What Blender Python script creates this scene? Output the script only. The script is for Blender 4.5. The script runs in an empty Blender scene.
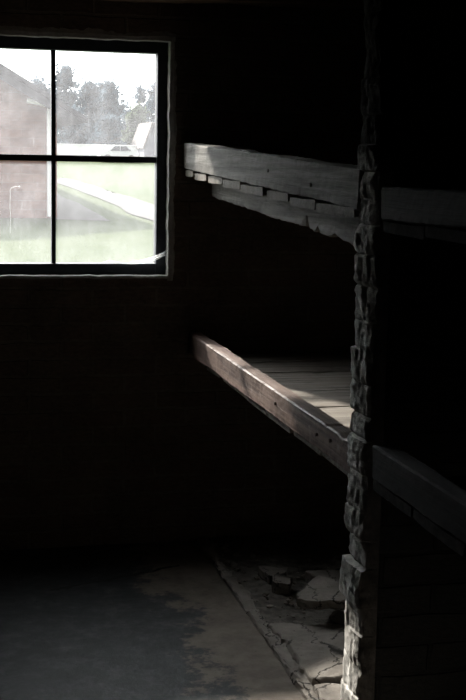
import bpy, bmesh, math, random
from mathutils import Vector, noise, Matrix

sc = bpy.context.scene
COL = sc.collection
random.seed(7)

# ------------------------------------------------------------------ helpers
def link(o, parent=None):
    COL.objects.link(o)
    if parent is not None:
        o.parent = parent
    return o

def world_loc(o):
    v = Vector((0, 0, 0))
    while o is not None:
        v += o.location
        o = o.parent
    return v

def obj(name, bm, mat, parent=None, loc=None, smooth=False):
    """links bm (built in room coordinates) as one mesh object; loc = its base point"""
    origin = Vector(loc) if loc is not None else (world_loc(parent) if parent is not None else Vector((0, 0, 0)))
    bmesh.ops.translate(bm, verts=bm.verts, vec=-origin)
    bmesh.ops.recalc_face_normals(bm, faces=bm.faces)
    me = bpy.data.meshes.new(name)
    bm.to_mesh(me)
    bm.free()
    if smooth:
        for p in me.polygons:
            p.use_smooth = True
    mats = mat if isinstance(mat, (list, tuple)) else [mat]
    for m in mats:
        me.materials.append(m)
    o = bpy.data.objects.new(name, me)
    link(o, parent)
    o.location = origin - (world_loc(parent) if parent is not None else Vector((0, 0, 0)))
    return o

def tag(o, label=None, cat=None, group=None, kind=None):
    if label: o['label'] = label
    if cat: o['category'] = cat
    if group: o['group'] = group
    if kind: o['kind'] = kind
    return o

def thing(name, loc, label, cat, group=None):
    o = bpy.data.objects.new(name, None)
    o.empty_display_size = .1
    link(o)
    o.location = loc
    return tag(o, label, cat, group)

def struct(name, bm, mat, parent=None, smooth=False):
    o = obj(name, bm, mat, parent, smooth=smooth)
    o['kind'] = 'structure'
    return o

def nz(p, s, seed=0.0):
    return noise.noise(Vector((p[0] * s + seed, p[1] * s + seed * 1.7, p[2] * s - seed)))

def box(bm, x0, x1, y0, y1, z0, z1, bev=0.0):
    vs = [bm.verts.new((x, y, z)) for x in (x0, x1) for y in (y0, y1) for z in (z0, z1)]
    fs = [(0, 1, 3, 2), (4, 6, 7, 5), (0, 4, 5, 1), (2, 3, 7, 6), (0, 2, 6, 4), (1, 5, 7, 3)]
    faces = [bm.faces.new([vs[i] for i in f]) for f in fs]
    if bev > 0:
        es = list({e for f in faces for e in f.edges})
        bmesh.ops.bevel(bm, geom=es, offset=bev, segments=2, affect='EDGES', profile=.6)
    return bm

def loft(bm, ring_fn, n, close=True):
    """ring_fn(i) -> list of points; caps with centre fans"""
    rings = [[bm.verts.new(p) for p in ring_fn(i)] for i in range(n)]
    m = len(rings[0])
    for a, b in zip(rings, rings[1:]):
        for k in range(m):
            bm.faces.new((a[k], a[(k + 1) % m], b[(k + 1) % m], b[k]))
    if close:
        bm.faces.new(rings[0][::-1])
        bm.faces.new(rings[-1])
    return bm

def rect_ring(w, h, nw, nh, r):
    """rounded rectangle outline, centre 0, as (u, v) points"""
    pts = []
    for i in range(nw): pts.append((-w / 2 + r + (w - 2 * r) * i / (nw - 1), -h / 2))
    for i in range(nh): pts.append((w / 2, -h / 2 + r + (h - 2 * r) * i / (nh - 1)))
    for i in range(nw): pts.append((w / 2 - r - (w - 2 * r) * i / (nw - 1), h / 2))
    for i in range(nh): pts.append((-w / 2, h / 2 - r - (h - 2 * r) * i / (nh - 1)))
    return pts

def timber(bm, p0, p1, w, h0, h1=None, n=80, amp=.0025, r=.006, seed=0., notches=(), edge=.004, bumps=()):
    """hewn bar from p0 to p1 (points on the centre of the TOP face); w across, h down.
    notches: (t, half width in t, depth, 'bottom' or 'top')"""
    p0, p1 = Vector(p0), Vector(p1)
    h1 = h0 if h1 is None else h1
    d = (p1 - p0)
    L = d.length
    d.normalize()
    side = d.cross(Vector((0, 0, 1))).normalized()
    up = side.cross(d).normalized()
    def ring(i):
        t = i / (n - 1)
        h = h0 + (h1 - h0) * t
        c = p0 + (p1 - p0) * t - up * h / 2
        out = []
        for (u, v) in rect_ring(w, h, 5, 5, r):
            q = c + side * u + up * v
            s = L * t
            corner = (abs(abs(u) - w / 2) < 1.5 * r) and (abs(abs(v) - h / 2) < 1.5 * r)
            a = amp + (edge if corner else 0)
            nn = nz((s * .35, u, v), 14, seed) * a + nz((s, u * 3, v * 3), 34, seed + 3) * a * .6
            wav = nz((s, 0, 0), 1.7, seed + 9) * amp * 1.5
            q += side * (u / (w / 2)) * nn + up * ((v / (h / 2)) * nn + wav)
            for (tn, hw, dep, where) in notches:
                k = 1 - abs(t - tn) / hw
                if k > 0 and ((where == 'bottom' and v < -h * .1) or (where == 'top' and v > h * .1)):
                    q += up * (dep * k * (1 if where == 'bottom' else -1)) * abs(v) / (h / 2)
            out.append(q)
        return out
    return loft(bm, ring, n)

def slab_poly(bm, pts, z, th, seed=0., tilt=(0, 0, 0, 0), amp=.006, rough=.020, step=.014):
    """broken slab: outline pts (x, y), top at z, thickness th, tilt = (sx, sy, cx, cy)"""
    out = []
    n = len(pts)
    for i in range(n):
        a, b = Vector(pts[i]), Vector(pts[(i + 1) % n])
        k = max(1, int((b - a).length / step))
        for j in range(k):
            p = a.lerp(b, j / k)
            p = p + Vector((nz((p.x, p.y, 0), 22, seed), nz((p.x, p.y, 5), 22, seed + 4))) * rough
            out.append(p)
    c = sum(out, Vector((0, 0))) / len(out)
    def zt(p):
        return z + tilt[0] * (p.x - tilt[2]) + tilt[1] * (p.y - tilt[3]) + nz((p.x, p.y, 0), 9, seed) * amp + nz((p.x, p.y, 2), 40, seed) * amp * .35
    rings = []
    for (s, dz) in ((.93, -th), (.985, -th * .9), (1.0, -th * .35), (.992, -.003), (.975, 0), (.8, 0), (.6, 0), (.4, 0), (.2, 0)):
        r = []
        for p in out:
            q = c + (p - c) * s
            jag = nz((q.x, q.y, dz * 9), 45, seed + 1) * .005 if s > .96 else 0
            r.append(bm.verts.new((q.x + jag, q.y + jag, zt(q) + dz)))
        rings.append(r)
    m = len(out)
    for a, b in zip(rings, rings[1:]):
        for k in range(m):
            bm.faces.new((a[k], a[(k + 1) % m], b[(k + 1) % m], b[k]))
    top = bm.verts.new((c.x, c.y, zt(c)))
    for k in range(m):
        bm.faces.new((rings[-1][k], rings[-1][(k + 1) % m], top))
    bm.faces.new(rings[0][::-1])
    return bm

def tube(bm, pts, r0, r1=None, n=6):
    r1 = r0 if r1 is None else r1
    P = [Vector(p) for p in pts]
    def ring(i):
        d = (P[min(i + 1, len(P) - 1)] - P[max(i - 1, 0)]).normalized()
        a = d.orthogonal().normalized()
        b = d.cross(a)
        r = r0 + (r1 - r0) * i / max(1, len(P) - 1)
        return [P[i] + a * math.cos(k * 2 * math.pi / n) * r + b * math.sin(k * 2 * math.pi / n) * r for k in range(n)]
    return loft(bm, ring, len(P))

def lump(bm, c, r, seed, flat=.6, sub=2):
    res = bmesh.ops.create_icosphere(bm, subdivisions=sub, radius=1)
    for v in res['verts']:
        k = 1 + .45 * nz(v.co, 1.6, seed) + .2 * nz(v.co, 4, seed)
        v.co = Vector((v.co.x * r * k, v.co.y * r * k, v.co.z * r * flat * k)) + Vector(c)

# ------------------------------------------------------------------ materials
class N:
    def __init__(s, name):
        s.m = bpy.data.materials.new(name)
        s.m.use_nodes = True
        s.t = s.m.node_tree
        s.t.nodes.clear()
        s.out = s.n('ShaderNodeOutputMaterial')
        s.co = s.n('ShaderNodeTexCoord').outputs['Object']
    def n(s, typ, **kw):
        x = s.t.nodes.new(typ)
        for k, v in kw.items():
            if hasattr(x, k): setattr(x, k, v)
        return x
    def l(s, a, b): s.t.links.new(a, b)
    def map(s, scale=(1, 1, 1), loc=(0, 0, 0), rot=(0, 0, 0), src=None):
        x = s.n('ShaderNodeMapping')
        x.inputs['Scale'].default_value = scale
        x.inputs['Location'].default_value = loc
        x.inputs['Rotation'].default_value = rot
        s.l(src or s.co, x.inputs['Vector'])
        return x.outputs['Vector']
    def noise(s, vec, scale, detail=6, rough=.6, dist=0.):
        x = s.n('ShaderNodeTexNoise')
        x.inputs['Scale'].default_value = scale
        x.inputs['Detail'].default_value = detail
        x.inputs['Roughness'].default_value = rough
        x.inputs['Distortion'].default_value = dist
        s.l(vec, x.inputs['Vector'])
        return x.outputs['Fac']
    def ramp(s, fac, stops):
        x = s.n('ShaderNodeValToRGB')
        e = x.color_ramp.elements
        while len(e) < len(stops): e.new(.5)
        for i, (p, c) in enumerate(stops):
            e[i].position = p
            e[i].color = (*c, 1) if len(c) == 3 else c
        s.l(fac, x.inputs['Fac'])
        return x.outputs['Color']
    def mix(s, fac, a, b, mode='MIX'):
        x = s.n('ShaderNodeMix')
        x.data_type = 'RGBA'
        x.blend_type = mode
        for sock, v in ((x.inputs['Factor'], fac), (x.inputs['A'] if False else x.inputs[6], a), (x.inputs[7], b)):
            if hasattr(v, 'links'): s.l(v, sock)
            elif isinstance(v, (int, float)): sock.default_value = v
            else: sock.default_value = (*v, 1)
        return x.outputs[2]
    def math(s, op, a, b=None, clamp=False):
        x = s.n('ShaderNodeMath')
        x.operation = op
        x.use_clamp = clamp
        for i, v in enumerate((a, b)):
            if v is None: continue
            if hasattr(v, 'links'): s.l(v, x.inputs[i])
            else: x.inputs[i].default_value = v
        return x.outputs[0]
    def sep(s, vec):
        x = s.n('ShaderNodeSeparateXYZ')
        s.l(vec, x.inputs[0])
        return x.outputs
    def comb(s, a, b, c=0.):
        x = s.n('ShaderNodeCombineXYZ')
        for i, v in enumerate((a, b, c)):
            if hasattr(v, 'links'): s.l(v, x.inputs[i])
            else: x.inputs[i].default_value = v
        return x.outputs[0]
    def bump(s, h, strength=.5, dist=.01, prev=None):
        x = s.n('ShaderNodeBump')
        x.inputs['Strength'].default_value = strength
        x.inputs['Distance'].default_value = dist
        s.l(h, x.inputs['Height'])
        if prev is not None: s.l(prev, x.inputs['Normal'])
        return x.outputs['Normal']
    def bsdf(s, col, rough=.85, normal=None, spec=.3, metal=0.):
        x = s.n('ShaderNodeBsdfPrincipled')
        if hasattr(col, 'links'): s.l(col, x.inputs['Base Color'])
        else: x.inputs['Base Color'].default_value = (*col, 1)
        if hasattr(rough, 'links'): s.l(rough, x.inputs['Roughness'])
        else: x.inputs['Roughness'].default_value = rough
        x.inputs['Specular IOR Level'].default_value = spec
        x.inputs['Metallic'].default_value = metal
        if normal is not None: s.l(normal, x.inputs['Normal'])
        s.l(x.outputs[0], s.out.inputs['Surface'])
        return s.m

def brick_mat(name, c1, c2, mortar, plane='xz', bw=.235, bh=.068, soot=None, bump=.8, spec=.2, ns=1.):
    k = N(name)
    X, Y, Z = k.sep(k.co)
    wob = k.noise(k.co, 9, 3)
    wob = k.math('MULTIPLY', k.math('SUBTRACT', wob, .5), .018)
    u = X if plane == 'xz' else Y
    vec = k.comb(k.math('ADD', u, wob), k.math('ADD', Z, wob))
    b = k.n('ShaderNodeTexBrick')
    b.offset = .5
    b.inputs['Scale'].default_value = 1
    b.inputs['Brick Width'].default_value = bw
    b.inputs['Row Height'].default_value = bh
    b.inputs['Mortar Size'].default_value = .007
    b.inputs['Mortar Smooth'].default_value = .4
    b.inputs['Bias'].default_value = 0
    b.inputs['Color1'].default_value = (*c1, 1)
    b.inputs['Color2'].default_value = (*c2, 1)
    b.inputs['Mortar'].default_value = (*mortar, 1)
    k.l(vec, b.inputs['Vector'])
    n1 = k.noise(k.co, 6 * ns, 8, .65)
    n2 = k.noise(k.map((1, 1, 2.2)), 45 * ns, 6, .7)
    col = k.mix(k.ramp(n1, [(.35, (0, 0, 0)), (.7, (1, 1, 1))]), b.outputs['Color'], soot or c1)
    col = k.mix(.35, col, k.ramp(n2, [(.3, tuple(v * .4 for v in c1)), (.7, tuple(min(1, v * 1.5) for v in c2))]))
    h = k.math('SUBTRACT', k.math('ADD', k.math('MULTIPLY', n2, .35), k.math('MULTIPLY', n1, .5)), k.math('MULTIPLY', b.outputs['Fac'], .8))
    return k.bsdf(col, .95, k.bump(h, bump, .012), spec)

def wood_mat(name, dark, light, axis='y', tint=None, tint_amt=.5, spec=.35, rough=.62, worn=None):
    k = N(name)
    sc_ = {'y': (38, 1.6, 38), 'x': (1.6, 38, 38), 'z': (38, 38, 1.6)}[axis]
    sc2 = {'y': (120, 5, 120), 'x': (5, 120, 120), 'z': (120, 120, 5)}[axis]
    g = k.noise(k.map(sc_), 1, 7, .65, .6)
    f = k.noise(k.map(sc2), 1, 4, .6)
    pat = k.noise(k.co, 5, 5, .6)
    blot = k.noise(k.map((9, 9, 30), (3, 1, 2)), 1, 6, .7)
    col = k.ramp(g, [(.36, tuple(v * .55 for v in dark)), (.46, dark), (.62, light)])
    col = k.mix(k.math('MULTIPLY', f, .45), col, dark)
    col = k.mix(k.ramp(blot, [(.30, (.75,) * 3), (.46, (0, 0, 0))]), col, tuple(v * .4 for v in dark))
    if tint:
        col = k.mix(k.math('MULTIPLY', k.ramp(pat, [(.4, (0, 0, 0)), (.62, (1, 1, 1))]), tint_amt), col, tint)
    if worn:
        col = k.mix(k.ramp(k.noise(k.co, 17, 6, .7), [(.56, (0, 0, 0)), (.72, (1, 1, 1))]), col, worn)
    h = k.math('ADD', g, k.math('MULTIPLY', f, .5))
    return k.bsdf(col, rough, k.bump(h, .55, .005), spec)

M = {}
M['brick_in'] = brick_mat('sooty_brick', (.15, .105, .08), (.22, .165, .13), (.25, .225, .19), 'xz', .245, .068, (.075, .065, .055))
M['brick_in_side'] = brick_mat('sooty_brick_side', (.15, .105, .08), (.22, .165, .13), (.25, .225, .19), 'yz', .245, .068, (.075, .06, .05))
M['brick_partition'] = brick_mat('limewashed_brick', (.17, .18, .175), (.21, .21, .20), (.11, .115, .115), 'xz', .26, .075, (.12, .125, .125), 1.0)
M['brick_out'] = brick_mat('red_brick_outside', (.15, .06, .048), (.36, .20, .16), (.34, .30, .27), 'xz', .6, .22, (.13, .06, .05), .5, .2, .09)

def mk_lime():
    k = N('flaking_limewash_shaded_top')
    n1 = k.noise(k.co, 14, 8, .7)
    n2 = k.noise(k.co, 60, 6, .7)
    n3 = k.noise(k.co, 7, 4, .6)
    col = k.ramp(n1, [(.36, (.26, .25, .235)), (.5, (.46, .44, .415)), (.66, (.68, .66, .63))])
    col = k.mix(k.ramp(n3, [(.70, (0, 0, 0)), (.76, (1, 1, 1))]), col, (.26, .12, .08))
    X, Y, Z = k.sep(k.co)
    shade_z = k.math('ADD', Z, k.math('MULTIPLY', k.math('SUBTRACT', n1, .5), .25))
    col = k.mix(k.ramp(k.math('MULTIPLY', shade_z, .5), [(.745, (0, 0, 0)), (.775, (1, 1, 1))]), col, (.035, .03, .027))  # upper part of the end painted near black to stand in for shade
    h = k.math('ADD', n1, k.math('MULTIPLY', n2, .5))
    return k.bsdf(col, .95, k.bump(h, .8, .008), .15)
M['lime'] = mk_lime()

def mk_plaster():
    k = N('rough_pale_plaster')
    n1 = k.noise(k.co, 30, 7, .7)
    col = k.ramp(n1, [(.3, (.30, .29, .27)), (.7, (.52, .51, .48))])
    return k.bsdf(col, .95, k.bump(n1, .8, .006), .1)
M['plaster'] = mk_plaster()

M['wood_grey'] = wood_mat('weathered_grey_timber', (0.132, 0.123, 0.114), (0.317, 0.304, 0.286), 'y', (0.220, 0.202, 0.185), .5, .15, .8)
M['wood_red'] = wood_mat('worn_red_brown_timber', (0.064, 0.038, 0.030), (0.161, 0.105, 0.083), 'y', (0.188, 0.135, 0.116), .5, .25, .6, (0.225, 0.173, 0.150))
M['wood_shaded'] = wood_mat('shaded_timber', (0.010, 0.010, 0.010), (0.029, 0.027, 0.026), 'y', None, .5, .08, .8)  # near rails: shade of the near bay put into the timber colour
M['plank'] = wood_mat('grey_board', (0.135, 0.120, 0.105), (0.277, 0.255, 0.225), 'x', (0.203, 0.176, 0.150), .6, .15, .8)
M['plank_shaded'] = wood_mat('shaded_board', (.016, .015, .014), (.04, .037, .035), 'x', None, .5, .04, .95)  # near boards, likewise darkened in colour in place of shade
M['lintel'] = wood_mat('brown_beam', (.13, .075, .045), (.26, .16, .10), 'x')

def plain(name, col, rough=.8, spec=.3, var=.25, scale=8, metal=0., bump=0.):
    k = N(name)
    n1 = k.noise(k.co, scale, 5, .6)
    c = k.ramp(n1, [(.3, tuple(v * (1 - var) for v in col)), (.7, tuple(min(1, v * (1 + var)) for v in col))])
    return k.bsdf(c, rough, k.bump(n1, bump, .01) if bump else None, spec, metal)

M['frame'] = plain('black_painted_frame', (.022, .025, .032), .6, .3, .35, 30, 0, .3)
M['ceil'] = plain('dark_boards_overhead', (.06, .05, .045), .9, .2, .3, 4)
M['rust'] = plain('rusty_iron', (.05, .03, .022), .8, .4, .4, 60)
M['white_paint'] = plain('white_paint_outside', (.93, .93, .93), .5, .3, .04, 3)
M['pale_wall'] = plain('pale_render', (.88, .88, .88), .8, .2, .06, 1)
M['roof'] = plain('dark_roofing_felt', (.04, .04, .05), .9, .2, .25, 3)
M['roof_pale'] = plain('pale_grey_roofing', (.15, .128, .122), .9, .2, .15, 2)
M['pink_wall'] = plain('pale_pink_render', (.27, .26, .30), .9, .2, .15, 2)
M['bark'] = plain('bark', (.12, .10, .09), .95, .1, .3, 3)
M['car_paint'] = plain('white_car_paint', (.80, .80, .82), .3, .5, .03, 1)
M['car_glass'] = plain('dark_car_glass', (.05, .05, .07), .15, .5, .1, 1)
M['tyre'] = plain('tyre_rubber', (.03, .03, .03), .9, .2, .2, 8)

def mk_leaf(name, a, b, tf=.35):
    k = N(name)
    n1 = k.noise(k.co, .9, 3)
    c = k.ramp(n1, [(.3, a), (.7, b)])
    d = k.n('ShaderNodeBsdfDiffuse'); k.l(c, d.inputs['Color'])
    t = k.n('ShaderNodeBsdfTranslucent'); k.l(c, t.inputs['Color'])
    mx = k.n('ShaderNodeMixShader'); mx.inputs[0].default_value = tf
    k.l(d.outputs[0], mx.inputs[1]); k.l(t.outputs[0], mx.inputs[2])
    k.l(mx.outputs[0], k.out.inputs['Surface'])
    return k.m
M['web'] = mk_leaf('cobweb_silk', (.85, .85, .85), (.92, .92, .92), .75)
M['leaf_a'] = mk_leaf('hazy_blue_green_foliage', (.052, .078, .098), (.10, .135, .165))  # distance haze painted into the leaf colour as pale blue
M['leaf_b'] = mk_leaf('yellow_green_foliage', (.09, .12, .075), (.16, .18, .13))

def mk_glass():
    k = N('dusty_window_glass')
    n1 = k.noise(k.co, 7, 6, .7)
    n2 = k.noise(k.map((60, 60, 9)), 1, 4, .7)
    n3 = k.noise(k.co, 160, 2, .5)
    d = k.math('ADD', k.ramp(n1, [(.35, (.062,) * 3), (.72, (.12,) * 3)]), k.ramp(n2, [(.55, (0, 0, 0)), (.8, (.05,) * 3)]))
    d = k.math('ADD', d, k.ramp(n3, [(.68, (0, 0, 0)), (.78, (.06,) * 3)]))
    tr = k.n('ShaderNodeBsdfTransparent'); tr.inputs['Color'].default_value = (.96, .98, .97, 1)
    tl = k.n('ShaderNodeBsdfTranslucent'); tl.inputs['Color'].default_value = (.86, .86, .9, 1)
    gl = k.n('ShaderNodeBsdfGlossy'); gl.inputs['Roughness'].default_value = .05
    m1 = k.n('ShaderNodeMixShader'); k.l(d, m1.inputs[0]); k.l(tr.outputs[0], m1.inputs[1]); k.l(tl.outputs[0], m1.inputs[2])
    m2 = k.n('ShaderNodeMixShader'); m2.inputs[0].default_value = .03
    k.l(m1.outputs[0], m2.inputs[1]); k.l(gl.outputs[0], m2.inputs[2])
    k.l(m2.outputs[0], k.out.inputs['Surface'])
    return k.m
M['glass'] = mk_glass()

def mk_floor():
    k = N('stained_concrete_floor')
    X, Y, Z = k.sep(k.co)
    big = k.noise(k.co, 3.2, 8, .7)
    mid = k.noise(k.co, 11, 8, .72)
    fine = k.noise(k.co, 55, 6, .7)
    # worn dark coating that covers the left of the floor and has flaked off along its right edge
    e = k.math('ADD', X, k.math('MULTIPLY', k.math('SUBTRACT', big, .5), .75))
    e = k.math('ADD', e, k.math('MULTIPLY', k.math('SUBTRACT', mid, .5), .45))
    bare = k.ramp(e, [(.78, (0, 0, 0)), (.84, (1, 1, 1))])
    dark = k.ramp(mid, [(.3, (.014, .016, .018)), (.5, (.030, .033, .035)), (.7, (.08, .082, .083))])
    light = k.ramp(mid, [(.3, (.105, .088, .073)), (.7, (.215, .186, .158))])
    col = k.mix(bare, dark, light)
    pits = k.ramp(fine, [(.30, (0, 0, 0)), (.37, (1, 1, 1))])
    col = k.mix(pits, (.04, .037, .034), col)
    # one long crack
    ax, ay, bx, by = .40, 4.44, .90, 4.65
    L = math.hypot(bx - ax, by - ay)
    dx, dy = (bx - ax) / L, (by - ay) / L
    px = k.math('SUBTRACT', X, ax); py = k.math('SUBTRACT', Y, ay)
    across = k.math('SUBTRACT', k.math('MULTIPLY', px, dy), k.math('MULTIPLY', py, dx))
    across = k.math('ADD', across, k.math('MULTIPLY', k.math('SUBTRACT', mid, .5), .09))
    along = k.math('ADD', k.math('MULTIPLY', px, dx), k.math('MULTIPLY', py, dy))
    on = k.math('MULTIPLY', k.math('LESS_THAN', k.math('ABSOLUTE', across), .009), k.math('MULTIPLY', k.math('GREATER_THAN', along, 0.), k.math('LESS_THAN', along, L)))
    col = k.mix(on, col, (.012, .011, .010))
    h = k.math('ADD', k.math('MULTIPLY', mid, .8), k.math('MULTIPLY', fine, .4))
    h = k.math('SUBTRACT', h, on)
    rough = k.math('ADD', .62, k.math('MULTIPLY', bare, .28))
    return k.bsdf(col, rough, k.bump(h, .5, .008), .3)
M['floor'] = mk_floor()

def mk_slab():
    k = N('broken_concrete')
    n1 = k.noise(k.co, 8, 8, .7); n2 = k.noise(k.co, 50, 6, .7)
    col = k.ramp(n1, [(.3, (.15, .133, .116)), (.7, (.30, .272, .245))])
    vo = k.n('ShaderNodeTexVoronoi'); vo.feature = 'DISTANCE_TO_EDGE'; vo.inputs['Scale'].default_value = 3.2
    jit = k.n('ShaderNodeVectorMath'); jit.operation = 'ADD'
    k.l(k.co, jit.inputs[0]); k.l(k.comb(k.math('MULTIPLY', n1, .22), k.math('MULTIPLY', n2, .03)), jit.inputs[1])
    k.l(jit.outputs[0], vo.inputs['Vector'])
    col = k.mix(k.ramp(vo.outputs['Distance'], [(.006, (1, 1, 1)), (.013, (0, 0, 0))]), col, (.03, .027, .024))
    col = k.mix(k.ramp(n2, [(.30, (1, 1, 1)), (.38, (0, 0, 0))]), col, (.06, .055, .05))
    return k.bsdf(col, .92, k.bump(k.math('ADD', n1, k.math('MULTIPLY', n2, .4)), .6, .008), .2)
M['slab'] = mk_slab()
M['earth'] = plain('bare_earth', (.13, .118, .105), .95, .1, .5, 30, 0, .9)

def mk_grass():
    k = N('mown_grass')
    n1 = k.noise(k.co, .35, 6, .7); n2 = k.noise(k.co, 5, 5, .7); n3 = k.noise(k.map((14, 5, 14)), 1, 4, .7)
    col = k.ramp(n1, [(.3, (.030, .052, .014)), (.7, (.060, .078, .030))])
    col = k.mix(.5, col, k.ramp(n2, [(.3, (.022, .042, .010)), (.7, (.075, .088, .045))]))
    return k.bsdf(col, .95, k.bump(n3, .7, .06), .1)
M['grass'] = mk_grass()
M['gravel'] = plain('pale_gravel', (.085, .083, .08), .95, .15, .18, 3, 0, .4)

# ------------------------------------------------------------------ room shell
YW, YO = 4.95, 5.09            # inner and outer face of the window wall
WX0, WX1, WZ0, WZ1 = .022, .913, 1.058, 1.963   # window opening
bm = bmesh.new()
gx, gz = (-2.4, WX0, WX1, 3.1), (-.1, WZ0, WZ1, 2.6)
V = {(a, b, c): bm.verts.new((gx[a], (YW, YO)[b], gz[c])) for a in range(4) for b in range(2) for c in range(4)}
for a in range(3):
    for c in range(3):
        if (a, c) != (1, 1):
            for b in range(2):
                bm.faces.new((V[a, b, c], V[a + 1, b, c], V[a + 1, b, c + 1], V[a, b, c + 1]))
for k in range(3):
    for e in (0, 3):
        bm.faces.new((V[e, 0, k], V[e, 1, k], V[e, 1, k + 1], V[e, 0, k + 1]))
        bm.faces.new((V[k, 0, e], V[k, 1, e], V[k + 1, 1, e], V[k + 1, 0, e]))
for e in (1, 2):
    bm.faces.new((V[e, 0, 1], V[e, 1, 1], V[e, 1, 2], V[e, 0, 2]))
    bm.faces.new((V[1, 0, e], V[1, 1, e], V[2, 1, e], V[2, 0, e]))
struct('wall_back', bm, M['brick_in'])
bm = bmesh.new(); box(bm, -2.4, -2.26, -1.3, YW, -.1, 2.6); struct('wall_left', bm, M['brick_in_side'])
bm = bmesh.new(); box(bm, 2.96, 3.1, -1.3, YW, -.1, 2.6); struct('wall_right', bm, M['brick_in_side'])
bm = bmesh.new(); box(bm, -2.4, 3.1, -1.44, -1.3, -.1, 2.6); struct('wall_front', bm, M['brick_in'])
bm = bmesh.new(); box(bm, -2.26, 2.96, -1.3, YW, 2.42, 2.5); struct('ceiling', bm, M['ceil'])

# concrete floor of the aisle, gently uneven
bm = bmesh.new()
nx, ny = 110, 210
grid = []
for j in range(ny + 1):
    row = []
    for i in range(nx + 1):
        x = -2.26 + i * (1.03 + 2.26) / nx; y = -1.3 + j * (YW + 1.3) / ny
        row.append(bm.verts.new((x, y, nz((x, y, 0), 2.2, 3) * .006 + nz((x, y, 0), 11, 5) * .0025)))
    grid.append(row)
for j in range(ny):
    for i in range(nx):
        bm.faces.new((grid[j][i], grid[j][i + 1], grid[j + 1][i + 1], grid[j + 1][i]))
struct('floor', bm, M['floor'], smooth=True)

# bare rubbly ground under the bunks (right of the kerb)
bm = bmesh.new()
nx, ny = 120, 260
grid = []
for j in range(ny + 1):
    row = []
    for i in range(nx + 1):
        x = 1.03 + (i / nx) ** 1.6 * (2.96 - 1.03); y = -1.3 + j * (YW + 1.3) / ny
        z = .010 + nz((x, y, 0), 6, 13) * .014 + nz((x, y, 0), 22, 15) * .010 + nz((x, y, 0), 60, 17) * .005
        row.append(bm.verts.new((x, y, z)))
    grid.append(row)
for j in range(ny):
    for i in range(nx):
        bm.faces.new((grid[j][i], grid[j][i + 1], grid[j + 1][i + 1], grid[j + 1][i]))
struct('floor_earth', bm, M['earth'], smooth=True)

bm = bmesh.new(); box(bm, -2.4, 3.1, -1.44, 5.09, -.25, -.03); struct('floor_light_block', bm, M['earth'])  # unseen block added beneath the floors to stop light leaking up

# kerb along the edge of the aisle: a worn concrete lip with broken gaps
bm = bmesh.new()
timber(bm, (1.046, 4.93, .020), (1.042, 1.0, .026), .036, .04, n=330, amp=.006, r=.004, seed=5.1, edge=.008,
       notches=((.125, .006, .016, 'top'), (.21, .012, .014, 'top'), (.30, .006, .010, 'top')))
struct('trim_1', bm, M['slab'])

# brick partition between the bunk bays: flat body with a lumpy, limewashed brick end
PY0, PY1, PX = 2.816, 2.944, .984
random.seed(21)
courses = []
z = 0.
while z < 2.42:
    h = random.choice((.062, .07, .075, .08, .095))
    courses.append((z, z + h, random.uniform(-.006, .005), random.uniform(-.005, .003), random.uniform(0, 99), random.uniform(-.004, .004), random.choice((.001, .002, .003, .004, .010))))
    z += h
fix = []
for c in courses:           # one brick juts out towards the aisle, as in the photo
    c = list(c)
    if .44 < (c[0] + c[1]) / 2 < .58: c[2] = -.012; c[3] = .012
    elif c[1] < .40: c[2] *= .2; c[5] *= .3
    elif .58 <= (c[0] + c[1]) / 2 < .64: c[2] = .004
    fix.append(c)
courses = fix
bm = bmesh.new()
nr = 640
PD = .045
prof = [(PD, 0)] + [(PD - PD * i / 7, 0) for i in range(1, 7)] + [(0, i / 13) for i in range(14)] + [(PD * i / 7, 1) for i in range(1, 8)]
def pring(i):
    z = i / (nr - 1) * 2.42
    c = next((c for c in courses if c[0] <= z < c[1]), courses[-1])
    dj = min(z - c[0], c[1] - z)
    groove = c[6] * max(0, 1 - dj / .012) ** 1.3
    out = []
    whole = .55 if z < .5 else 1.   # the plaster is still whole near the floor
    for (a, b) in prof:
        x = PX + a; y = PY0 + (PY1 - PY0) * b
        front = max(0, 1 - a / PD)
        rnd = .006 * (abs(b - .5) * 2) ** 6 if a < .01 else 0
        fx = nz((x * 2 + c[4], y, z), 16, 1) * .006 + nz((x, y, z * .5), 42, 4) * .004 + nz((x, y, z), 90, 6) * .003 + abs(nz((x, y * 2.2, z * .35), 34, 12)) * .009
        fy = nz((x, y, z), 20, 7) * .008 + nz((x, y, z), 60, 8) * .006
        xx = x + (c[2] + groove * whole + fx * whole + rnd + c[5] * (b - .5)) * front
        yy = y + ((c[3] if b > .5 else -c[3] * .6) + (fy if abs(b - .5) > .3 else 0) - groove * .6 * (b - .5) * 2) * front
        out.append((xx, yy, z))
    return out
loft(bm, pring, nr)
nf = len(bm.faces)
box(bm, PX + .035, 2.96, PY0 + .004, PY1 - .004, 0, 2.42)
bm.faces.ensure_lookup_table()
for f in bm.faces[nf:]: f.material_index = 1
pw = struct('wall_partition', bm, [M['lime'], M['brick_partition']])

# tie beam running along the top of the window wall
bm = bmesh.new()
timber(bm, (-2.26, 4.86, 2.19), (2.96, 4.86, 2.25), .14, .135, n=160, amp=.004, seed=31)
o = struct('trim_2', bm, M['lintel'])

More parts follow.
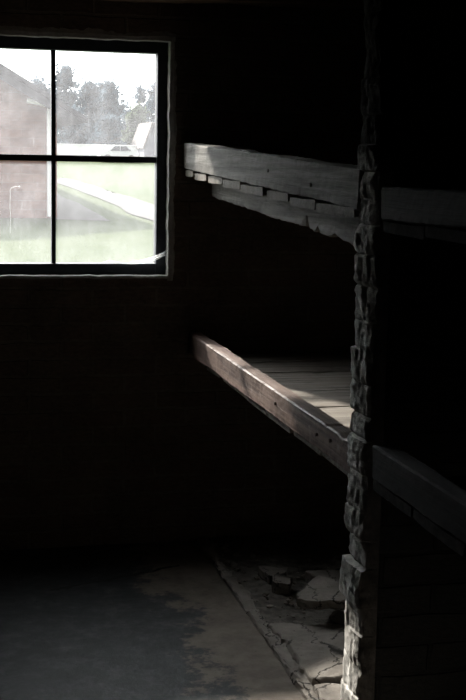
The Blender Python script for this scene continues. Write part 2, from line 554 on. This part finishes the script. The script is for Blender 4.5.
# ------------------------------------------------------------------ window
win = bpy.data.objects.new('window_1', None); link(win); win.location = ((WX0 + WX1) / 2, 5.03, WZ0); win['kind'] = 'structure'
GX = (.073, .460, .476, .863); GZ = (1.110, 1.498, 1.522, 1.912)
bm = bmesh.new()
box(bm, WX0, GX[0], 5.0, 5.06, WZ0, WZ1, .003)
box(bm, GX[3], WX1, 5.0, 5.06, WZ0, WZ1, .003)
box(bm, GX[0], GX[3], 5.0, 5.06, WZ0, GZ[0], .003)
box(bm, GX[0], GX[3], 5.0, 5.06, GZ[3], WZ1, .003)
obj('frame', bm, M['frame'], win)
bm = bmesh.new(); box(bm, GX[1], GX[2], 5.012, 5.048, GZ[0], GZ[3], .002); obj('glazing_bar', bm, M['frame'], win)
bm = bmesh.new(); box(bm, GX[0], GX[1], 5.012, 5.048, GZ[1], GZ[2], .002); box(bm, GX[2], GX[3], 5.012, 5.048, GZ[1], GZ[2], .002); obj('glazing_bar', bm, M['frame'], win)
for (xa, xb) in ((GX[0], GX[1]), (GX[2], GX[3])):
    for (za, zb) in ((GZ[0], GZ[1]), (GZ[2], GZ[3])):
        bm = bmesh.new()
        bm.faces.new([bm.verts.new(p) for p in ((xa, 5.032, za), (xb, 5.032, za), (xb, 5.032, zb), (xa, 5.032, zb))])
        obj('window_pane', bm, M['glass'], win)
# ragged plaster lining the opening on the room side
bm = bmesh.new()
def strip(p0, p1, wdir, w, seed, n=90, prot=.006):
    p0, p1, wdir = Vector(p0), Vector(p1), Vector(wdir)
    def ring(i):
        t = i / (n - 1)
        c = p0.lerp(p1, t)
        k = w * (1 + .55 * nz((t * 9, 0, 0), 1, seed) + .3 * nz((t * 40, 0, 0), 1, seed + 2))
        pr = prot * (1 + .6 * nz((t * 30, 2, 0), 1, seed))
        e = .003 * nz((t * 24, 5, 0), 1, seed)
        return [c - wdir * (.004 + e) + Vector((0, .052, 0)), c - wdir * (.004 + e) + Vector((0, -pr * .5, 0)), c + wdir * k * .4 + Vector((0, -pr, 0)), c + wdir * k + Vector((0, .002, 0)), c + wdir * k * .8 + Vector((0, .01, 0)), c + wdir * .001 + Vector((0, .052, 0))]
    loft(bm, ring, n)
strip((WX1 - .008, YW, WZ0 - .01), (WX1 - .008, YW, WZ1 + .01), (1, 0, 0), .026, 2)
strip((WX0 + .008, YW, WZ0 - .01), (WX0 + .008, YW, WZ1 + .01), (-1, 0, 0), .026, 5)
strip((WX0 - .01, YW, WZ1 - .006), (WX1 + .008, YW, WZ1 - .006), (0, 0, 1), .032, 8)
strip((WX0 - .01, YW, WZ0 + .006), (WX1 + .008, YW, WZ0 + .006), (0, 0, -1), .010, 11)
obj('plaster_reveal', bm, M['plaster'], win)

# ------------------------------------------------------------------ bunks
def lerp(a, b, t): return a + (b - a) * t
SE = (4.956, 4.707, 4.46, 4.088, 3.803, 3.527, 3.25, 2.945)     # seams of the boards
random.seed(5)

def bunk(loc, label, ya, yb, ztop_a, ztop_b, hrail, xf_a, xf_b, wr, rail_mat, plank_mat, seams, support, seed, notches=(), s_notches=(), rail_n=150, plank_x=.006, tip=0):
    t = thing('wooden_bunk', loc, label, 'bunk', 'wooden bunks along the right side')
    bm = bmesh.new()
    timber(bm, (xf_a + wr / 2, ya, ztop_a), (xf_b + wr / 2, yb, ztop_b), wr, hrail, n=rail_n, amp=.0014, r=.004, seed=seed, edge=.0022, notches=notches)
    obj('front_rail', bm, rail_mat, t)
    th = .024
    for i in range(len(seams) - 1):
        y1, y0 = seams[i], seams[i + 1]
        ym = (y0 + y1) / 2
        tt = (ym - ya) / (yb - ya)
        z = lerp(ztop_a, ztop_b, tt) - hrail - .0015
        x0 = lerp(xf_a, xf_b, tt) + plank_x + random.uniform(-.003, .005)
        g = random.uniform(.004, .008)
        bm = bmesh.new()
        w = (y1 - y0) - 2 * g
        dz = random.uniform(-.004, .0)
        timber(bm, (x0, ym, z + dz), (2.94, ym + random.uniform(-.004, .004), z + dz - .004), w, th, n=50, amp=.0015, r=.004, seed=seed + i * 2.3, edge=.004)
        obj('plank', bm, plank_mat, t)
    if support:
        (sx, sa, sb, za, zb, sw, sh0, sh1) = support
        bm = bmesh.new()
        timber(bm, (sx + sw / 2, sa, za), (sx + sw / 2, sb, zb), sw, sh0, sh1, n=170, amp=.0022, r=.004, seed=seed + 40, edge=.003, notches=s_notches)
        obj('support_beam', bm, M['wood_grey'] if rail_mat == M['wood_grey'] else M['wood_shaded'], t)
    return t

# seam lists: narrow boards above, as their broken ends under the upper rail show
SU = (4.94, 4.775, 4.56, 4.32, 4.06, 3.77, 3.52, 3.27, 2.945)
up = bunk((1.9, 3.9, 1.42), 'upper grey wooden bunk beyond the brick partition, broken plank ends under its rail',
     4.94, 2.926, 1.577, 1.507, .098, .956, .985, .062, M['wood_grey'], M['plank'], SU,
     (1.06, 4.90, 2.926, 1.446, 1.392, .075, .072, .088), 11.,
     s_notches=((.655, .013, .045, 'bottom'), (.715, .012, .020, 'bottom'), (.80, .03, .012, 'bottom'), (.93, .04, .010, 'bottom')), plank_x=.003)
low = bunk((1.9, 3.9, .74), 'lower reddish-brown wooden bunk beyond the brick partition, with sunlit boards',
     4.94, 2.926, .846, .853, .082, .986, .986, .052, M['wood_red'], M['plank'], SE,
     None, 23., notches=((.90, .008, .006, 'top'), (.965, .02, .008, 'top')), plank_x=.024)
SN = (2.78, 2.52, 2.24, 1.98, 1.70, 1.42, 1.15, .9)
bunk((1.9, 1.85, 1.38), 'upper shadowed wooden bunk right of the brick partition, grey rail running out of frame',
     2.765, .9, 1.467, 1.500, .072, .986, .986, .06, M['wood_shaded'], M['plank_shaded'], SN,
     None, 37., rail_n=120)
bunk((1.9, 1.85, .76), 'lower shade-darkened wooden bunk right of the brick partition, rail with pale worn top edge',
     2.765, .9, .879, .894, .078, .986, .986, .05, M['wood_shaded'], M['plank_shaded'], SN, None, 51., rail_n=120)

# splinter standing up from the upper rail
bm = bmesh.new()
timber(bm, (.985, 4.07, 1.556), (.985, 3.94, 1.548), .03, .012, n=14, amp=.004, r=.003, seed=77, edge=.003, notches=((.0, .6, .010, 'top'), (1., .6, .010, 'top')))
obj('splinter', bm, M['wood_grey'], up)
# nails in the rails
def nail(t, x, y, z):
    par = next(c for c in t.children if c.name.startswith('front_rail'))
    bm = bmesh.new()
    tube(bm, [(x + .004, y, z), (x - .004, y, z)], .005, .005, 8)
    obj('nail', bm, M['rust'], par)
for (y, z) in ((3.62, .815), (3.20, .812), (3.08, .822)): nail(low, .984, y, z)
nail(up, .974, 3.72, 1.49); nail(up, .98, 3.30, 1.46)

# ------------------------------------------------------------------ broken concrete under the bunks
def slab(pts, z, th, label, seed, tilt=(0, 0, 0, 0), cat='concrete slab', amp=.005):
    bm = bmesh.new()
    slab_poly(bm, pts, z, th, seed, tilt, amp)
    c = sum((Vector(p) for p in pts), Vector((0, 0))) / len(pts)
    o = obj('broken_slab', bm, M['slab'], None, (c.x, c.y, z - th))
    return tag(o, label, cat, 'broken concrete under the bunk')
slab([(1.053, 3.9), (1.10, 3.905), (1.165, 3.855), (1.42, 3.80), (1.42, 3.70), (1.255, 3.685), (1.175, 3.665), (1.09, 3.66), (1.063, 3.72)], .036, .034,
     'broad flat broken concrete slab lying in front of the tilted chunk', 1, (.05, .0, 1.1, 3.7))
slab([(1.063, 3.705), (1.09, 3.645), (1.175, 3.65), (1.255, 3.67), (1.42, 3.68), (1.42, 3.33), (1.155, 3.40), (1.058, 3.415), (1.053, 3.5)], .052, .046,
     'pale broken slab catching the sun at the foot of the brick partition', 2, (.12, .03, 1.1, 3.55))
slab([(1.058, 3.405), (1.155, 3.385), (1.42, 3.31), (1.42, 3.05), (1.058, 3.1)], .034, .034,
     'cracked slab piece nearest the camera beside the kerb and partition foot', 3, (.04, 0, 1.1, 3.3))
slab([(1.15, 3.885), (1.185, 3.975), (1.225, 4.03), (1.27, 4.075), (1.36, 3.96), (1.36, 3.86), (1.237, 3.845), (1.175, 3.855)], 0.118, .03,
     'thick concrete chunk propped up at an angle, dark gap below it', 4, (.05, .04, 1.2, 3.9), 'concrete chunk', .008)
slab([(1.15, 4.235), (1.20, 4.31), (1.24, 4.25), (1.20, 4.21)], .06, .05, 'small broken slab behind the tilted chunk, towards the window wall', 5, (0, .1, 1.2, 4.25))
slab([(1.16, 4.46), (1.26, 4.42), (1.22, 4.33), (1.165, 4.33)], .045, .04, 'dim slab fragment farthest back towards the window wall', 6)
slab([(1.30, 4.33), (1.46, 4.36), (1.50, 4.22), (1.36, 4.17)], .055, .05, 'dim slab fragment deep under the lower bunk, right of the others', 8)
# brick bit that props the chunk up
bm = bmesh.new(); lump(bm, (1.30, 3.93, .030), .030, 3.3, .75)
tag(obj('broken_brick', bm, M['slab'], None, (1.30, 3.93, .005)), 'lump of rubble wedged under the tilted concrete chunk', 'rubble')
# dark little lumps at the partition foot
bm = bmesh.new(); lump(bm, (1.03, 3.055, .20 - .18 + .0), .016, 8.1, .8); 
tag(obj('rubble_lump', bm, M['rust'], None, (1.03, 3.055, .005)), 'small dark lump of rubble against the foot of the brick partition', 'rubble')
# grit
random.seed(3)
bm = bmesh.new()
for i in range(240):
    x = 1.06 + abs(random.gauss(0, .22)); y = random.uniform(3.0, 4.85)
    if x > 1.9 or (Vector((x, y)) - Vector((1.30, 3.93))).length < .06: continue
    lump(bm, (x, y, .016), random.choice((.005, .007, .009, .013)), i * 1.37, .7, 1)
tag(obj('rubble_grit', bm, M['slab']), 'crumbs of concrete and grit scattered over the earth under the bunk', 'rubble', kind='stuff')

# ------------------------------------------------------------------ cobwebs on the window
web = bpy.data.objects.new('cobweb', None)
bm = bmesh.new()
random.seed(9)
for i in range(9):
    a = Vector((.74 + random.uniform(-.10, .05), 4.995, 1.112 + random.uniform(0, .012)))
    b = Vector((.905, 4.955 + random.uniform(0, .02), 1.158 + random.uniform(-.012, .012)))
    pts = []
    for k in range(13):
        t = k / 12
        p = a.lerp(b, t); p.z -= .022 * math.sin(math.pi * t) * (1 - .3 * t)
        p.z += random.uniform(-.0006, .0006)
        pts.append(p)
    tube(bm, pts, .0004, .0008, 4)
bpy.data.objects.remove(web)
tag(obj('cobweb', bm, M['web'], None, (.86, 4.99, 1.12)), 'white cobweb strands across the lower right corner of the window', 'cobweb')
bm = bmesh.new()
tube(bm, [(.303 + .001 * math.sin(k * 1.3), 4.998, 1.385 - k * .016) for k in range(11)], .0005, .0004, 5)
tube(bm, [(.303, 4.998, 1.385), (.308, 4.998, 1.396), (.322, 4.998, 1.402), (.338, 4.998, 1.402)], .0006, .0006, 5)
lump(bm, (.338, 4.998, 1.402), .004, 2.2, .8, 1)
tag(obj('cobweb', bm, M['web'], None, (.303, 4.998, 1.225)), 'pale thread hanging in front of the lower left window pane', 'cobweb')

# ------------------------------------------------------------------ outside
def zg(x, y): return -.10 if y < 36 else (-.10 + (y - 36) / 64. if y < 100 else .90)
def zh(x, y): return zg(x, y)
bm = bmesh.new()
ys = [5.09 + (i / 130) ** 1.8 * 235 for i in range(131)]
ys = sorted(ys + [36., 100.])
xs = [-30 + i * 1.6 for i in range(66)]
grid = [[bm.verts.new((x, y, zh(x, y) if y > 6 else -.1)) for x in xs] for y in ys]
for j in range(len(ys) - 1):
    for i in range(len(xs) - 1):
        bm.faces.new((grid[j][i], grid[j][i + 1], grid[j + 1][i + 1], grid[j + 1][i]))
struct('ground_lawn', bm, M['grass'], smooth=True)

def ribbon(left, right, lift=.03, n=12):
    bm = bmesh.new()
    def sample(P, t):
        s = t * (len(P) - 1); i = min(int(s), len(P) - 2); f = s - i
        return Vector(P[i]).lerp(Vector(P[i + 1]), f)
    rows = []
    for i in range(61):
        a, b = sample(left, i / 60), sample(right, i / 60)
        row = []
        for k in range(n + 1):
            p = a.lerp(b, k / n)
            if k in (0, n): p = p + Vector((nz((p.x, p.y * .35, 0), .5, 3), 0)) * .25
            row.append(bm.verts.new((p.x, p.y, zh(p.x, p.y) + lift)))
        rows.append(row)
    for a, b in zip(rows, rows[1:]):
        for k in range(n):
            bm.faces.new((a[k], a[k + 1], b[k + 1], b[k]))
    return bm
struct('ground_path', ribbon([(4.2, 25.), (5.46, 31.55), (5.44, 36.7), (5.64, 43.85), (5.54, 48.9), (5.4, 58.)], [(8.0, 30.), (6.9, 38.35), (6.85, 45.45), (6.8, 53.6), (6.6, 58.75), (6.4, 64.)]), M['gravel'], smooth=True)
struct('ground_apron', ribbon([(3.0, 32.3), (3.0, 60.)], [(4.45, 31.5), (4.6, 60.)], .022), M['gravel'], smooth=True)

# brick barrack opposite
RX, RZ, TX, TZ = -1.3, 5.45, 3.87, 2.40       # ridge and right-hand eave
sl = (RZ - TZ) / (TX - RX)
bk = thing('brick_barrack', (RX, 46., -.1), 'long red brick building with dark pitched roof seen through the left panes', 'building')
WXr, WXl = 3.165, 2 * RX - 3.165
def zroof(x): return RZ - sl * abs(x - RX)
bm = bmesh.new()
def prism(bm, pts, y0, y1):
    a = [bm.verts.new((x, y0, z)) for x, z in pts]; b = [bm.verts.new((x, y1, z)) for x, z in pts]
    bm.faces.new(a); bm.faces.new(b[::-1])
    for i in range(len(pts)):
        j = (i + 1) % len(pts)
        bm.faces.new((a[i], b[i], b[j], a[j]))
prism(bm, [(WXl, -.3), (WXr, -.3), (WXr, zroof(WXr) - .28), (RX, RZ - .28), (WXl, zroof(WXl) - .28)], 33., 60.)
obj('wall', bm, M['brick_out'], bk)
bm = bmesh.new()
TXl = 2 * RX - TX
prism(bm, [(TX, TZ - .12), (TX, TZ), (RX, RZ), (TXl, TZ), (TXl, TZ - .12), (RX, RZ - .16)], 32.45, 60.4)
obj('roof', bm, M['roof'], bk)
bm = bmesh.new()
prism(bm, [(TX - .06, TZ - .10), (RX, RZ - .14), (RX, RZ - .41), (WXr + .02, zroof(WXr) - .37)], 32.5, 32.56)
prism(bm, [(TXl + .06, TZ - .10), (WXl - .02, zroof(WXl) - .37), (RX, RZ - .41), (RX, RZ - .14)], 32.5, 32.56)
obj('verge_board', bm, M['roof'], bk)
bm = bmesh.new()
tube(bm, [(2.42, 32.85, 2.795), (2.70, 32.85, 2.75), (2.93, 32.85, 2.69), (2.97, 32.9, 2.60), (2.97, 32.9, 2.0), (2.97, 32.9, 1.0), (2.97, 32.9, -.05)], .065, .065, 8)
obj('drainpipe', bm, M['white_paint'], bk)

# low white wall, car and small house in the distance
bm = bmesh.new(); box(bm, 6.0, 17.2, 104., 104.4, .4, 2.17, .03); box(bm, 5.95, 17.25, 103.95, 104.45, 2.17, 2.25, .02)
tag(obj('garden_wall', bm, M['pale_wall'], None, (11.6, 104.2, .4)), 'long low white wall in front of the trees', 'wall')
car = thing('car', (14.1, 99., .88), 'white car with dark windows parked before the long white wall', 'car')
bm = bmesh.new()
cp = [(-2.0, .28), (-2.0, .72), (-1.75, .86), (-1.15, .92), (-.55, 1.36), (.75, 1.38), (1.45, .98), (2.0, .90), (2.05, .62), (2.02, .28)]
prism(bm, [(14.1 + x * .72, .9 + z * .93) for x, z in cp], 98.2, 99.8)
bmesh.ops.bevel(bm, geom=list(bm.edges), offset=.05, segments=2, affect='EDGES')
obj('body', bm, M['car_paint'], car)
for (x0, x1, xa, xb) in ((-.95, .05, -.48, .02), (.12, 1.2, .12, .70)):
    bm = bmesh.new()
    prism(bm, [(14.1 + x0 * .72, .9 + .92 * .93), (14.1 + x1 * .72, .9 + .94 * .93), (14.1 + xb * .72, .9 + 1.31 * .93), (14.1 + xa * .72, .9 + 1.30 * .93)], 98.15, 98.21)
    obj('window', bm, M['car_glass'], car)
for wx in (-1.25, 1.25):
    for wy in (98.3, 99.7):
        bm = bmesh.new()
        tube(bm, [(14.1 + wx * .72, wy - .1, .9 + .29), (14.1 + wx * .72, wy + .1, .9 + .29)], .29, .29, 18)
        obj('wheel', bm, M['tyre'], car)
hs = thing('small_house', (18.4, 104., .9), 'small pale house with pinkish roof slope at the right edge of the window view', 'house')
bm = bmesh.new()
prism(bm, [(16.35, .7), (18.0, .7), (18.0, 3.0), (17.0, 3.95), (16.45, 2.3)], 101., 107.)
box(bm, 17.95, 20.5, 101.02, 107., .7, 2.2)
obj('wall', bm, M['pink_wall'], hs)
bm = bmesh.new()
prism(bm, [(16.25, 2.0), (16.95, 3.95), (17.05, 4.02), (17.06, 3.85), (16.4, 1.98)], 100.7, 107.3)
a = [bm.verts.new(p) for p in ((17.0, 100.7, 4.0), (20.7, 100.7, 4.0), (20.7, 100.5, 2.1), (17.9, 100.5, 2.1))]
b = [bm.verts.new(p) for p in ((17.0, 104., 4.1), (20.7, 104., 4.1), (20.7, 104., 2.0), (17.9, 104., 2.0))]
bm.faces.new(a); bm.faces.new(b[::-1])
for i in range(4): bm.faces.new((a[i], b[i], b[(i + 1) % 4], a[(i + 1) % 4]))
obj('roof', bm, M['roof_pale'], hs)
bm = bmesh.new(); box(bm, 17.25, 17.55, 100.93, 101.03, 1.5, 2.5, .01); obj('window', bm, M['car_glass'], hs)

# trees behind
random.seed(12)
def tree(x, y, h, r, leaf, label, seed, n=1500, low=.12):
    rnd = random.Random(seed)
    z0 = .88
    t = thing('tree', (x, y, z0), label, 'tree', 'trees beyond the white wall')
    bm = bmesh.new()
    tube(bm, [(x, y, z0 - .1), (x + .1, y, z0 + h * .3), (x - .05, y, z0 + h * .65), (x, y, z0 + h * .9)], .2, .05, 8)
    for k in range(5):
        a = rnd.uniform(0, 6.28); zz = z0 + h * rnd.uniform(.3, .7)
        tube(bm, [(x, y, zz), (x + math.cos(a) * r * .4, y + math.sin(a) * r * .4, zz + h * .08), (x + math.cos(a) * r * .75, y + math.sin(a) * r * .75, zz + h * .12)], .07, .02, 5)
    obj('trunk', bm, M['bark'], t)
    bm = bmesh.new()
    blobs = []
    for k in range(60):
        a = rnd.uniform(0, 6.28); q = rnd.random()
        zz = z0 + h * (low + (1 - low) * q * .93)
        rr = r * (1 - .6 * max(0, q - .5) / .5) * rnd.uniform(.1, .75)
        blobs.append((Vector((x + math.cos(a) * rr, y + math.sin(a) * rr, zz)), r * rnd.uniform(.25, .42) * (1 - .3 * q)))
    blobs.append((Vector((x, y, z0 + h * .93)), h * .07))
    for k in range(n):
        c, br = rnd.choice(blobs)
        d = Vector((rnd.gauss(0, 1), rnd.gauss(0, 1), rnd.gauss(0, 1))).normalized() * br * abs(rnd.gauss(0, .62))
        p = c + d
        if p.z < z0: continue
        s = rnd.uniform(.10, .20)
        u = Vector((rnd.gauss(0, 1), rnd.gauss(0, 1), rnd.gauss(0, 1))).normalized(); v = u.orthogonal().normalized()
        bm.faces.new([bm.verts.new(p + u * s * 1.3), bm.verts.new(p + v * s), bm.verts.new(p - u * s * 1.3), bm.verts.new(p - v * s)])
    obj('foliage', bm, leaf, t)
    return t
TR = [
 (7.6, 120., 7.0, 3.0, 'leaf_a', 'tree rising just above the dark roof slope, left of the mullion'),
 (10.8, 131., 8.0, 3.0, 'leaf_a', 'tree showing behind the roof end, beside the mullion'),
 (12.0, 118., 8.4, 1.8, 'leaf_a', 'tall narrow tree just right of the mullion, highest of the row'),
 (14.9, 124., 7.4, 2.3, 'leaf_a', 'hazy blue-green tree next to the tall narrow tree, over the roof tip'),
 (18.0, 133., 8.0, 2.5, 'leaf_a', 'rounded hazy blue-green tree above the middle of the white wall'),
 (18.8, 142., 8.4, 2.4, 'leaf_a', 'far tree by the bright sky gap in the row'),
 (20.0, 126., 7.3, 2.1, 'leaf_a', 'hazy blue-green tree directly left of the tall one at the window edge'),
 (17.9, 114., 4.9, 1.5, 'leaf_b', 'yellow-green bushy tree behind the small house'),
 (20.9, 120., 7.3, 2.0, 'leaf_a', 'tall tree over the small house at the right edge of the window'),
 (12.2, 112.5, 4.4, 2.1, 'leaf_a', 'low dense tree close behind the white wall, under the roof tip'),
 (14.6, 108.5, 3.6, 1.9, 'leaf_a', 'low dense tree close behind the white wall, left of the house'),
]
for i, (x, y, h, r, lf, lab) in enumerate(TR):
    tree(x, y, h, r, M[lf], lab, 100 + i, 5200, .03)

# ------------------------------------------------------------------ light
w = bpy.data.worlds.new('hazy_sky'); sc.world = w
w.use_nodes = True
nt = w.node_tree
bg = nt.nodes['Background']
bg.inputs['Strength'].default_value = 1.0
SUN_TO = Vector((-.35, 1.0, .69)).normalized()
tc = nt.nodes.new('ShaderNodeTexCoord')
dt = nt.nodes.new('ShaderNodeVectorMath'); dt.operation = 'DOT_PRODUCT'
nt.links.new(tc.outputs['Generated'], dt.inputs[0]); dt.inputs[1].default_value = SUN_TO
def mth(op, a, b):
    x = nt.nodes.new('ShaderNodeMath'); x.operation = op
    for k, v in enumerate((a, b)):
        if hasattr(v, 'links'): nt.links.new(v, x.inputs[k])
        else: x.inputs[k].default_value = v
    return x.outputs[0]
glow = mth('POWER', mth('MAXIMUM', dt.outputs['Value'], 0.), 9.)
sky = mth('ADD', mth('MULTIPLY', glow, 21.), 1.3)
cc = nt.nodes.new('ShaderNodeVectorMath'); cc.operation = 'SCALE'
cc.inputs[0].default_value = (.95, .98, 1.0)
nt.links.new(sky, cc.inputs['Scale'])
nt.links.new(cc.outputs[0], bg.inputs['Color'])
sun = bpy.data.lights.new('sun', 'SUN')
sun.energy = 12.0
sun.angle = math.radians(2.3)
sun.color = (1.0, .93, .84)
so = bpy.data.objects.new('sun', sun); link(so)
so.rotation_euler = Vector((.35, -1.0, -.69)).to_track_quat('-Z', 'Y').to_euler()
so.location = (-3, 12, 9)

# ------------------------------------------------------------------ camera
cam = bpy.data.cameras.new('camera')
co = bpy.data.objects.new('camera', cam); link(co)
yaw, pitch, roll = .2315, .148, .0187
wv = Vector((math.sin(yaw) * math.cos(pitch), math.cos(yaw) * math.cos(pitch), -math.sin(pitch)))
r = Vector((math.cos(yaw), -math.sin(yaw), 0)); u = r.cross(wv)
r2 = r * math.cos(roll) + u * math.sin(roll); u2 = u * math.cos(roll) - r * math.sin(roll)
mt = Matrix((r2, u2, -wv)).transposed().to_4x4()
mt.translation = (0, 0, 1.53)
co.matrix_world = mt
cam.sensor_fit = 'VERTICAL'
cam.sensor_height = 36.
cam.lens = 1300 / 700 * 36.
cam.clip_start = .05; cam.clip_end = 600
sc.camera = co

sc.view_settings.view_transform = 'Standard'
sc.view_settings.look = 'None'
sc.view_settings.exposure = 0.
sc.view_settings.gamma = 1.
sc.view_settings.use_curve_mapping = False
sc.cycles.use_denoising = True
sc.cycles.max_bounces = 10
sc.cycles.diffuse_bounces = 6
sc.cycles.transparent_max_bounces = 16
